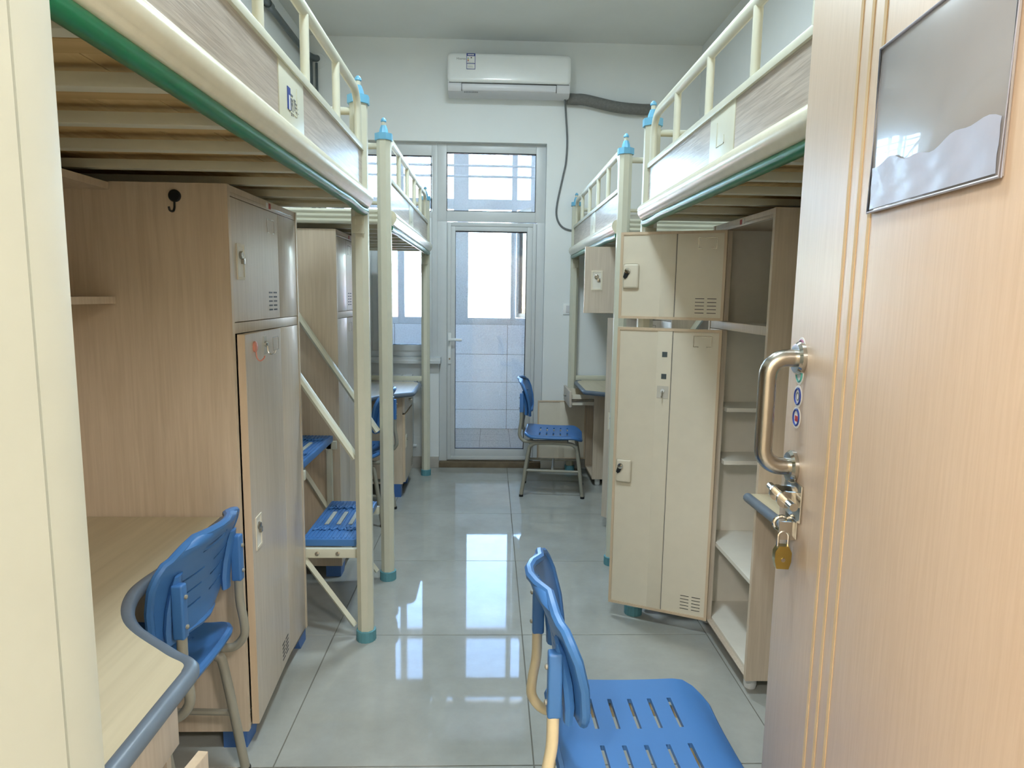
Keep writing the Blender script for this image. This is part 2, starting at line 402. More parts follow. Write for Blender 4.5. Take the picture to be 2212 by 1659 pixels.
struct(b.build('wall_balcony_side', 'btile'), 'white side walls of the balcony')
struct(box(-1.7, .55, YB+.15, BY+.2, 3.3, 3.5).build('ceiling_balcony', 'ceil'), 'balcony ceiling')
w3 = sempty('window_3', (0, 0, 0), 0, 'outer balcony windows with white frames')
b = MB()
for (a, c) in ((-1.6, -1.53), (-.985, -.915), (-.40, -.245), (.205, .262), (.40, .45)): b.box(a, c, BY, BY+.07, 1.13, 3.3, bev=.004)
for (a, c) in ((1.13, 1.20), (2.325, 2.43), (3.22, 3.3)): b.box(-1.6, .45, BY+.004, BY+.066, a, c, bev=.003)
b.build('window_frame', 'pvc', w3)
for (a, c) in ((-1.53, -.985), (-.915, -.40), (-.245, .205)):
    box(a, c, BY+.03, BY+.036, 1.20, 2.325).build('pane', 'wet_glass', w3)
    box(a, c, BY+.03, BY+.036, 2.43, 3.22).build('pane', 'wet_glass', w3)
# open casement, swung inwards
mx = Matrix.Translation((.262, BY-.01, 0)) @ Matrix.Rotation(math.radians(-72), 4, 'Z')
b = MB(); cw_ = .40
b.box(0, .045, 0, .035, 1.21, 2.31).box(cw_-.045, cw_, 0, .035, 1.21, 2.31).box(.045, cw_-.045, 0, .035, 1.21, 1.255).box(.045, cw_-.045, 0, .035, 2.265, 2.31)
cs = b.build('casement', 'pvc', w3, mx)
box(.045, cw_-.045, .014, .02, 1.255, 2.265).build('pane', 'sky_glass', cs, mx)
for k, (z, y) in enumerate(((2.62, 6.35), (2.55, 6.5))):
    tag(MB().tube([(-1.59, y, z), (.44, y, z)], .012, 8).build('drying_rod', 'pvc'), ('higher' if k == 0 else 'lower')+' white laundry rod spanning the balcony', 'rod')
# building across the yard
bd = thing('apartment_building', 'pale sunlit apartment block across the yard behind the balcony', 'building', (0, 27, -10))
box(-14, 14, 0, 8, 0, 12.6).build('facade_wall', 'facade', bd)
box(-14.3, 14.3, -.4, 8.4, 12.6, 12.9).build('roof_edge', 'facade', bd)
for fl in range(4):
    for k in range(-5, 6):
        wx = k*2.5+.1; z = .9+fl*3.0
        wf = box(wx-.75, wx+.75, -.06, .02, z, z+1.6).build('window', 'facade', bd)
        box(wx-.66, wx+.66, -.075, -.055, z+.08, z+1.52).build('window_glass', 'fwin', wf)
for k in (-4, -2, 0, 2, 4):
    box(k*2.5+1.15, k*2.5+1.55, -.05, .03, .5, 12.4).build('red_panel', 'fred', bd)
struct(box(-60, 60, 7.4, 80, -10.3, -10).build('ground', 'facade'), 'yard far below the balcony')

# ------------------------------------------------------------------ entry door leaf
d1 = sempty('door_1', (HX, HY, 0), -LEAF_A, 'open entry door with beige woodgrain, tan inlays and steel handle')
box(0, .027, .004, LEAF_W, .008, 2.068, bev=.002).build('leaf', 'door', d1)           # local: +y runs from the hinge to the free edge
for d in (.222, .262, .303):
    box(-.0012, .001, LEAF_W-d-.0045, LEAF_W-d+.0045, .01, 2.065).build('inlay_strip', 'inlay', d1)
yh = LEAF_W-.066
pts = [(0, yh, 1.334), (-.025, yh, 1.334)] + [(-.025-.034*math.sin(a), yh, 1.30+.034*math.cos(a)) for a in [k*PI/16 for k in range(1, 9)]]
pts += [(-.059, yh, 1.23)] + [(-.025-.034*math.cos(a), yh, 1.162-.034*math.sin(a)) for a in [k*PI/16 for k in range(0, 9)]] + [(0, yh, 1.128)]
ph = MB().tube(pts, .0165, 16).build('pull_handle', 'steel', d1)
for z in (1.334, 1.128):
    MB().lathe([(.031, 0), (.031, -.007), (.027, -.012), (.019, -.0125)], (0, yh, z), 24, 'x').build('flange', 'chrome', ph)
hs = box(-.004, 0, LEAF_W-.125, LEAF_W-.03, 1.035, 1.105, bev=.001).build('bolt_plate', 'chrome', d1)
b = MB()
for yy_ in (LEAF_W-.052, LEAF_W-.097):
    b.lathe([(.016, -.003), (.016, .003)], (-.022, yy_, 1.072), 16, 'y').box(-.024, -.002, yy_-.003, yy_+.003, 1.057, 1.087)
b.build('bolt_guide', 'chrome', hs)
MB().tube([(-.022, LEAF_W-.145, 1.072), (-.022, LEAF_W-.005, 1.072)], .0075, 12).build('bolt_rod', 'chrome', hs)
hp = box(-.003, 0, LEAF_W-.11, LEAF_W-.045, 1.0, 1.035, bev=.001).build('hasp_tab', 'chrome', d1)
b = MB(); b.tube([(-.012+.013*math.cos(a), LEAF_W-.053, 1.012+.013*math.sin(a)) for a in [k*PI/8 for k in range(16)]], .004, 8, closed=True)
b.box(-.03, 0, LEAF_W-.10, LEAF_W-.097, .995, 1.03); b.build('staple', 'chrome', hp)
pl = thing('padlock', 'small brass padlock hanging from the door hasp', 'padlock', (HX, HY, 0), -LEAF_A)
py = LEAF_W-.098
MB().prism([(-.032, .940), (-.010, .940), (-.006, .955), (-.006, .972), (-.012, .984), (-.030, .984), (-.036, .972), (-.036, .955)], 'y', py-.008, py+.008).build('body', 'brass', pl)
MB().tube([(-.030, py, .982)] + [(-.021-.009*math.cos(a), py, 1.002+.009*math.sin(a)) for a in [k*PI/8 for k in range(9)]] + [(-.012, py, .982)], .0028, 8).build('shackle', 'chrome', pl)
MB().lathe([(.004, -.0005), (.004, .0015)], (-.021, py-.009, .958), 10, 'y').build('keyway', 'steel', pl)
# round stickers in a column beside the handle
for k, (z, ring_m) in enumerate(((1.352, 'purple'), (1.305, 'teal'), (1.262, 'navy'), (1.222, 'navy'))):
    r = .021
    st = MB().lathe([(r, -.0006), (r, 0)], (0, LEAF_W-.062, z), 24, 'x').build('sticker', 'paper', d1)
    MB().tube([(-.0008, LEAF_W-.062+.015*math.cos(a), z+.015*math.sin(a)) for a in [i*PI/10 for i in range(20)]], .0022, 6, closed=True).build('sticker_ring', ring_m, st)
    if k == 2: MB().tube([(-.0008, LEAF_W-.062+.007*math.cos(a), z+.007*math.sin(a)) for a in [i*PI/8 for i in range(16)]], .0012, 6, closed=True).build('sticker_ring', 'ink', st)
    if k == 3: box(-.0015, 0, LEAF_W-.069, LEAF_W-.056, z-.007, z+.003).build('sticker_mark', 'red', st)
# plastic document sleeve
sl = thing('document_sleeve', 'empty grey plastic document sleeve stuck to the entry door', 'sleeve', (HX, HY, 0), -LEAF_A)
y0, y1, z0, z1 = LEAF_W-.607, LEAF_W-.308, 1.568, 1.793
box(-.004, -.001, y0, y1, z0, z1, bev=.001).build('sheet', 'sleeve', sl)
b = MB(); b.tube([(-.005, y0, z0), (-.005, y1, z0), (-.005, y1, z1), (-.005, y0, z1)], .0022, 8, closed=True); b.build('rim', 'sleeve_c', sl)
n = 28; b = MB()                                           # crumpled lower pocket
V = [[b.bm.verts.new((-.006-.0009*math.sin(i*.8+j*.7)*math.sin(j*1.1), y0+.006+(y1-y0-.012)*i/n, z0+.004+(.056+.006*math.sin(i*.33)+.003*math.sin(i*.9))*j/6)) for j in range(7)] for i in range(n+1)]
for i in range(n):
    for j in range(6): b.face([V[i][j], V[i+1][j], V[i+1][j+1], V[i][j+1]])
b.build('pocket', 'sleeve_c', sl)

# ------------------------------------------------------------------ loft beds
def octa(r): return [(r*math.cos(PI/8+k*PI/4), r*math.sin(PI/8+k*PI/4)) for k in range(8)]
RAILP = [(.0, 1.764), (-.024, 1.764), (-.036, 1.766), (-.042, 1.771), (-.0435, 1.776), (-.047, 1.7795), (-.053, 1.790), (-.055, 1.804), (-.052, 1.817), (-.044, 1.827), (-.034, 1.833), (-.022, 1.836), (.0, 1.836)]
ENDP = [(.013, 1.768)] + [(.013+.009*math.sin(PI*k/4), 1.768+j*.0226+.0226*k/4) for j in range(3) for k in range(1, 5)]
ENDP = ENDP + [(-a, c) for a, c in ENDP[::-1]]
def loft_bed(label, loc, sx, sy, L, guard_end, mark=False):
    D = .905
    t = thing('loft_bed', label, 'bed', (loc[0], loc[1], 0), 0, 'loft beds along the walls')
    mx = Matrix.Diagonal((sx, sy, 1, 1))
    for (px, py) in ((0, 0), (0, L), (D, 0), (D, L)):
        m2 = mx @ Matrix.Translation((px, py, 0))
        p = MB().prism(octa(.0345), 'z', .03, 2.16).build('post', 'cream', t, m2)
        b = MB(); b.prism(octa(.0425), 'z', 2.15, 2.18); b.lathe([(.023, 2.18), (.0205, 2.198), (.013, 2.218)], seg=16, flute=1, depth=.1)
        b.lathe([(.011, 2.234), (.0135, 2.236), (.0125, 2.244), (.006, 2.252), (.001, 2.254)], seg=12); b.build('post_cap', 'cap', p, m2)
        MB().lathe([(.0095, 2.217), (.0095, 2.235)], seg=12).build('cap_neck', 'cream', p, m2)
        MB().lathe([(.041, 0), (.041, .045), (.036, .047)], seg=32, flute=1, depth=.05).build('foot_cap', 'foot', p, m2)
    MB().prism(RAILP, 'y', .018, L-.018).build('side_rail', 'rail', t, mx)
    # green strip, lumpy where it is stuck down at the end
    pts = [(-.022+.004*math.sin(9*v)*max(0, 1-v/.5), v, 1.7545-.004*math.sin(14*v)*max(0, 1-v/.6)) for v in [.02+i*(L-.04)/60 for i in range(61)]]
    MB().tube(pts, .0165, 10).build('green_strip', 'green', t, mx)
    for a, c in ((.034, .826), (1.034, L-.034)):
        box(-.016, -.004, a, c, 1.838, 1.974).build('guard_panel', 'ash', t, mx)
    pt = box(-.018, -.002, .828, 1.032, 1.838, 1.974, bev=.002).build('name_plate', 'cream', t, mx)
    b = MB(); b.box(-.0195, -.017, .89, .955, 1.876, 1.879).box(-.0195, -.017, .89, .893, 1.876, 1.945).box(-.0195, -.017, .952, .955, 1.876, 1.90).build('card_slot', 'cream', pt, mx)
    if mark:
        box(-.0195, -.0175, .948, .972, 1.878, 1.93).build('sticker', 'navy', pt, mx)
        box(-.0200, -.0175, .954, .962, 1.878, 1.912).build('sticker_gap', 'paper', pt, mx)
        b = MB()
        for (yy_, zz_, dw, dh) in ((.935, .918, .016, .003), (.935, .908, .016, .003), (.935, .898, .014, .003), (.928, .888, .003, .036), (.941, .886, .003, .036), (.912, .912, .014, .003), (.912, .90, .003, .026), (.90, .906, .02, .002), (.895, .897, .02, .002), (.893, .887, .022, .002)):
            b.box(-.0192, -.0175, yy_-dw/2, yy_+dw/2, 1+zz_-dh/2, 1+zz_+dh/2)
        b.build('worn_lettering', 'ink', pt, mx)
    box(-.024, .002, .032, L-.032, 1.974, 1.995, bev=.002).build('top_strip', 'cream', t, mx)
    e = guard_end; zt = 2.176; r = .085
    pts = [(-.011, .072, 1.993), (-.011, .072, zt-r)] + [(-.011, .072+r*(1-math.cos(a)), zt-r+r*math.sin(a)) for a in [k*PI/12 for k in range(1, 7)]]
    pts += [(-.011, v, zt) for v in (.4, .8, 1.2)] + [(-.011, e-r+r*math.sin(a), zt-r+r*math.cos(a)) for a in [k*PI/12 for k in range(0, 6)]] + [(-.011, e, zt-r), (-.011, e, 1.993)]
    gr = MB().tube(pts, .0205, 12, r2=.0135, up=(0, 1, 0)).build('guard_rail', 'cream', t, mx)
    v = .42
    while v < e-.12:
        MB().tube([(-.011, v, 1.993), (-.011, v, zt-.012)], .0125, 10).build('baluster', 'cream', t, mx); v += .36
    for v in (0, L):
        MB().prism([(p[0]+v, p[1]) for p in ENDP], 'x', .03, D-.03).build('end_beam', 'cream', t, mx)
        MB().tube([(.03, v, 2.125), (D-.03, v, 2.125)], .0145, 10).build('end_rail', 'cream', t, mx)
    box(.03, D-.03, L-.014, L+.014, .762, .80, bev=.003).build('tie_bar', 'cream', t, mx)
    box(D-.018, D+.018, .03, L-.03, 1.768, 1.836, bev=.004).build('wall_rail', 'cream', t, mx)
    for k in range(7):
        v = .255+k*.2455
        box(.0, D-.018, v-.0165, v+.0165, 1.768, 1.792, bev=.002).build('cross_bar', 'cream', t, mx)
    for k in range(6):
        v = .38+k*.2455
        box(.012, D-.02, v-.03, v+.03, 1.793, 1.806).build('batten', 'batten', t, mx)
    for k in range(7):
        a = .012+k*.1245
        box(a+.001, a+.1235, .03, L-.03, 1.8065, 1.82).build('plank', 'plank', t, mx)
    b = MB(); b.box(-.024, .024, -.0405, -.0325, 1.668, 1.732, bev=.002).box(-.017, -.009, -.046, -.040, 1.70, 1.722).box(.009, .017, -.046, -.040, 1.70, 1.722); b.lathe([(.005, -.044), (.005, -.04)], (0, 0, 1.683), 10, 'y')
    b.build('rail_bracket', 'cream', t, mx @ Matrix.Translation((0, 0, 0)) if False else mx @ Matrix.Translation((0, 0, 0)) @ Matrix.Diagonal((1, -1, 1, 1)))
    if sy > 0:
        b = MB(); b.box(-.024, .024, L-.0405, L-.0325, 1.668, 1.732, bev=.002).box(-.017, -.009, L-.046, L-.04, 1.70, 1.722).box(.009, .017, L-.046, L-.04, 1.70, 1.722); b.build('rail_bracket', 'cream', t, mx)
    return t
loft_bed('cream loft bed with blue logo sticker above the black wall hook', (-.51, 2.655), -1, -1, 1.985, 1.86, True)
loft_bed('cream loft bed over the desk beside the radiator', (-.51, 3.255), -1, 1, 1.985, 1.86)
loft_bed('cream loft bed over the open locker with empty shelves', (.668, 2.885), 1, -1, 1.985, 1.475)
loft_bed('cream loft bed above the desk with open drawer', (.668, 3.45), 1, 1, 1.955, 1.84)

# ------------------------------------------------------------------ stairs between the beds
def stairs(label, loc, sx, G):
    t = thing('bed_stairs', label, 'stairs', (loc[0], loc[1], 0))
    mx = Matrix.Diagonal((sx, 1, 1, 1))
    xs = [.045, .255, .465, .675]; zs = [.425, .755, 1.085, 1.415]
    ya, yb = .035, G-.035
    for i, (x0, z) in enumerate(zip(xs, zs)):
        x1 = x0+.225
        st = box(x0, x1, ya+.002, yb-.002, z-.035, z-.004, bev=.006).build('step', 'blue', t, mx)
        b = MB(); n = 13
        for k in range(n):
            xc = x0+.014+k*(x1-x0-.028)/(n-1); b.box(xc-.0035, xc+.0035, ya+.015, yb-.015, z-.006, z-.001)
        b.build('ribs', 'blue', st, mx)
        for k in range(3):
            xc = x0+.06+k*.052; box(xc-.009, xc+.009, ya+.18, yb-.18, z-.004, z+.001, bev=.001).build('grip_strip', 'grip', st, mx)
        for yc in (ya+.12, yb-.12):
            b = MB()
            b.tube([(x0+.02+(x1-x0-.04)*k/24, yc+.016*math.sin(k*1.3), z+.0005) for k in range(25)], .0045, 6)
            b.tube([(x0+.02+(x1-x0-.04)*k/24, yc+.018*math.cos(k*1.7), z+.0005) for k in range(25)], .0035, 6)
            b.build('leaf_relief', 'blue', st, mx)
        for y in (ya-.012, yb+.012):
            s = -1 if y < G/2 else 1
            a = box(x0-.012 if i else .037, x1+.012, y-.011, y+.011, z-.075, z-.036, bev=.002).build('step_arm', 'cream', t, mx)
            b = MB()
            for k in (.07, .155): b.lathe([(.009, 0), (.009, s*.004), (.004, s*.006)], (x0+k, y+s*.011, z-.056), 12, 'y')
            b.build('bolt', 'steel', a, mx)
            fx, fz = (.040, .05) if i == 0 else (x0+.012, z-.40)
            b = MB().tube([(x1-.005, y, z-.07), (fx+.012, y, fz+.0)], .0165, 4, r2=.013, up=(0, 1, 0)); b.build('strut', 'cream', t, mx)
            if i < 3:
                box(x1-.005, x1+.022, y-.011, y+.011, z-.075, zs[i+1]-.036, bev=.002).build('upright', 'cream', t, mx)
    for y in (.032, G-.032):
        MB().tube([(.040, y, .772), (.68, y, 1.735)], .029, 8, r2=.015, up=(0, 1, 0)).build('handrail', 'cream', t, mx)
    return t
stairs('blue plastic steps on cream brackets between the two left beds', (-.51, 2.655), -1, .60)
stairs('blue plastic steps on cream brackets behind the open beige locker doors', (.668, 2.885), 1, .565)

# ------------------------------------------------------------------ lockers
def locker_door(t, mx, hy, wd, z0, z1, ang, zl, big, sq=False):
    mx = mx @ Matrix.Translation((0, hy, 0)) @ Matrix.Rotation(math.radians(ang), 4, 'Z')
    th = .021; r = .011
    b = MB(); b.box(0, th, 0, r, z0, z1).box(0, th, wd-r, wd, z0, z1).box(0, th, r, wd-r, z0, z0+r).box(0, th, r, wd-r, z1-r, z1)
    d = b.build('door', 'edge', t, mx)
    box(-.0012, .004, .001, wd-.001, z0+.001, z1-.001).build('outer_skin', 'maplef', d, mx)
    box(.0125, .0165, r, wd-r, z0+r, z1-r).build('inner_skin', 'beige', d, mx)
    box(.016, .0195, wd*.46, wd*.60, z0+r, z1-r, bev=.001).build('stiffener', 'beige', d, mx)
    box(.0163, .0172, wd*.452, wd*.458, z0+r, z1-r).build('seam', 'hose', d, mx)
    # vents: five pairs of slots, seen on both faces
    b = MB(); zv = z0+(.035 if big else .03)
    for k in range(5):
        for q in (0, 1):
            yv = .03+q*.048; z = zv+k*.0145
            b.box(-.0018, -.001, yv, yv+.036, z-.0026, z+.0026).box(.0163, .0170, yv, yv+.036, z-.0013, z+.0013)
    b.build('vent_slots', 'black', d, mx)
    # card holder pressed into the skin
    b = MB(); yc, zc, hw, hh = .075, z1-.05, .036, .022; e = .0012
    for xx_ in (-.0022, .0163):
        b.box(xx_, xx_+.0012, yc-hw, yc+hw, zc+hh-e, zc+hh+e).box(xx_, xx_+.0012, yc-hw-e, yc-hw+e, zc-hh, zc+hh).box(xx_, xx_+.0012, yc+hw-e, yc+hw+e, zc-hh, zc+hh).box(xx_, xx_+.0012, yc-hw, yc-hw+.02, zc-hh-e, zc-hh+e).box(xx_, xx_+.0012, yc+hw-.02, yc+hw, zc-hh-e, zc-hh+e)
    b.build('card_holder', 'steel', d, mx)
    # lock: recess plate outside, box and cam inside
    ly0, ly1, lh = wd-.098, wd-.036, .053
    b = MB(); q = .008
    b.box(-.004, 0, ly0, ly0+q, zl-lh, zl+lh).box(-.004, 0, ly1-q, ly1, zl-lh, zl+lh).box(-.004, 0, ly0+q, ly1-q, zl-lh, zl-lh+q).box(-.004, 0, ly0+q, ly1-q, zl+lh-q, zl+lh)
    b.build('lock_plate', 'beige', d, mx)
    box(-.0020, -.0008, ly0+q, ly1-q, zl-lh+q, zl+lh-q).build('lock_recess', 'greyin', d, mx)
    b = MB(); b.lathe([(.010, -.010), (.012, -.008), (.012, 0)], (0, ly1-.03, zl+.02), 14, 'x'); b.box(-.010, -.002, ly1-.05, ly1-.034, zl-.006, zl+.012, bev=.002)
    b.build('lock_cylinder', 'steel', d, mx)
    box(.016, .0295, wd-.083, wd-.016, zl-.052, zl+.052, bev=.010, seg=3).build('lock_box', 'beige', d, mx)
    b = MB(); b.lathe([(.012, .028), (.012, .036), (.006, .037)], (0, wd-.036, zl+.022), 14, 'x'); b.build('cam_hub', 'chrome', d, mx)
    b = MB(); b.prism([(wd-.046, zl+.02), (wd-.026, zl+.026), (wd-.018, zl-.004), (wd-.025, zl-.012), (wd-.034, zl-.006)], 'x', .029, .034); b.build('lock_cam', 'black', d, mx)
    if sq:
        for z in (1.205, 1.112): box(.0193, .0202, wd*.50, wd*.55, z-.011, z+.011).build('square_cutout', 'pipe', d, mx)
    return d, mx
def locker(label, loc, sx, sy, depth, up, low, blue_feet, sq=False, W=.683):
    zt, zb, wd = 1.745, .058, .435; hy = W-.451
    t = thing('locker', label, 'cabinet', (loc[0], loc[1], 0), 0, 'lockers at the bed ends')
    mx = Matrix.Diagonal((sx, sy, 1, 1)); s = .018
    for y0 in (0, W-s): box(-.003, depth, y0, y0+s, zb, zt).build('side_panel', 'maple', t, mx)
    for y0, y1 in ((-.0015, 0), ): pass
    box(.0, depth, s, W-s, zt-s, zt).build('top_panel', 'maple', t, mx)
    box(.022, depth, s, W-s, zb, zb+s).build('bottom_panel', 'greyin', t, mx)
    box(depth-.008, depth-.002, s, W-s, zb+s, zt-s).build('back_panel', 'greyin', t, mx)
    for y0, y1 in ((s, s+.002), (W-s-.002, W-s)): box(.024, depth-.008, y0, y1, zb+s, zt-s).build('lining', 'greyin', t, mx)
    box(0, .022, s, W-s, 1.715, zt-s, bev=.001).build('front_rail', 'maplef', t, mx)
    box(0, .022, s, W-s, 1.317, 1.349, bev=.001).build('front_rail', 'maplef', t, mx)
    box(0, .022, s, W-s, zb, .064, bev=.001).build('front_rail', 'edge', t, mx)
    box(.0, .02, s, W-s, zb, zb+.0085).build('front_lip', 'maplef', t, mx)
    box(.022, depth-.008, s+.002, W-s-.002, 1.323, 1.341).build('shelf', 'greyin', t, mx)
    box(.022, depth-.008, s+.002, W-s-.002, .395, .411).build('shelf', 'greyin', t, mx)
    for z in (.995, .772): box(.03, depth-.008, s+.002, hy+.016, z-.016, z).build('side_shelf', 'greyin', t, mx)
    for z0, z1 in ((.067, 1.315), (1.351, 1.713)):
        p = box(-.001, .02, s, hy-.002, z0, z1, bev=.001).build('fixed_panel', 'maplef', t, mx)
    dd = []
    for (z0, z1, ang, zl, big) in ((1.3515, 1.7125, up, 1.53, False), (.0675, 1.3145, low, .685, True)):
        dd.append(locker_door(t, mx, hy, wd-(.003 if not (big and 0 < ang < 10) else .009), z0, z1, ang, zl, big, sq and big))
    st = box(-.0015, .0, .30, .345, 1.7205, 1.7385).build('maker_label', 'paper', t, mx)
    box(-.0018, -.001, .30, .322, 1.7205, 1.7385).build('label_print', 'red', st, mx)
    for (x, y) in ((.04, .06), (.04, W-.06), (depth-.06, .06), (depth-.06, W-.06)):
        if blue_feet:
            d = 1 if y > .3 else -1
            MB().prism([(y-d*.055, zb), (y+d*.055, zb), (y+d*.055, 0), (y-d*.02, 0)], 'x', x-.035, x+.04).build('foot', 'bluefoot', t, mx)
        else:
            MB().lathe([(.021, 0), (.024, .012), (.023, zb)], (x, y, 0), 16).build('foot', 'white', t, mx)
    return t, dd
locL1, dL1 = locker('wood locker with lower door ajar beside the blue steps', (-.757, 2.657), -1, -1, .615, 0, 3.6, True)
locL2, dL2 = locker('closed wood locker on blue feet behind the stair handrails', (-.750, 3.277), -1, 1, .615, 0, 0, True)
locR1, dR1 = locker('open wood locker with empty grey shelves and beige doors swung wide', (.945, 2.866), 1, -1, .585, 115.5, 115.5, False, True, W=.626)
locR2, dR2 = locker('wood locker with two open doors beyond the right stairs', (.945, 3.452), 1, 1, .585, 88, 33, False)

# ------------------------------------------------------------------ hooks on lockers
h = thing('magnet_hook', 'round black magnetic hook high on the wood locker side', 'hook', (-.900, 1.974, 1.70))
MB().lathe([(.017, 0), (.0175, -.006), (.015, -.009)], (0, 0, .008), 24, 'y').build('disc', 'black', h)
MB().tube(bez([(0, -.006, -.005), (0, -.008, -.026), (-.002, -.014, -.036), (-.008, -.019, -.034), (-.010, -.02, -.024)]), .003, 8).build('hook', 'black', h)
def on_door(mx, x, y, z): return mx @ Matrix.Translation((x, y, z))
mdl = dL1[1][1]
def dworld(locr, mx, p):
    return Vector((locr.location.x, locr.location.y, 0)) + (mx @ Vector(p))
wd_ = .432
p = dworld(locL1, mdl, (-.0014, wd_-.098, 1.272))
h = thing('adhesive_hook', 'pink round adhesive hook on the ajar locker door', 'hook', p, math.radians(90+3))
MB().lathe([(.017, 0), (.017, -.005), (.013, -.008)], (0, 0, 0), 20, 'y').build('disc', 'pink', h)
MB().tube(bez([(0, -.005, -.014), (0, -.007, -.034), (0, -.016, -.044), (0, -.028, -.036), (0, -.031, -.028)]), .0022, 8).build('hook', 'pink', h)
p = dworld(locL1, mdl, (-.0014, wd_-.22, 1.268))
h = thing('adhesive_hook', 'clear adhesive hook with steel wire on the ajar locker door', 'hook', p, math.radians(90+3))
box(-.018, .018, -.001, 0, -.03, .03).build('backing', 'clear', h)
MB().lathe([(.010, 0), (.010, -.006), (.006, -.010)], (0, 0, .004), 16, 'y').build('boss', 'chrome', h)
MB().tube(bez([(0, -.008, .004), (0, -.009, -.02), (0, -.018, -.03), (0, -.03, -.026), (0, -.034, -.016)]), .002, 8).build('hook', 'chrome', h)
mdr = dR1[1][1]
p = dworld(locR1, mdr, (.0197, wd_*.53, 1.045))
h = thing('adhesive_hook', 'clear adhesive hook inside the tall beige locker door', 'hook', p, math.radians(-27))
box(-.024, .024, -.001, 0, -.026, .026).build('backing', 'clear', h)
MB().lathe([(.008, 0), (.008, -.005)], (0, 0, .006), 14, 'y').build('boss', 'white', h)
MB().tube(bez([(0, -.006, .006), (0, -.008, -.014), (0, -.016, -.022), (0, -.024, -.014)]), .0022, 8).build('hook', 'steel', h)

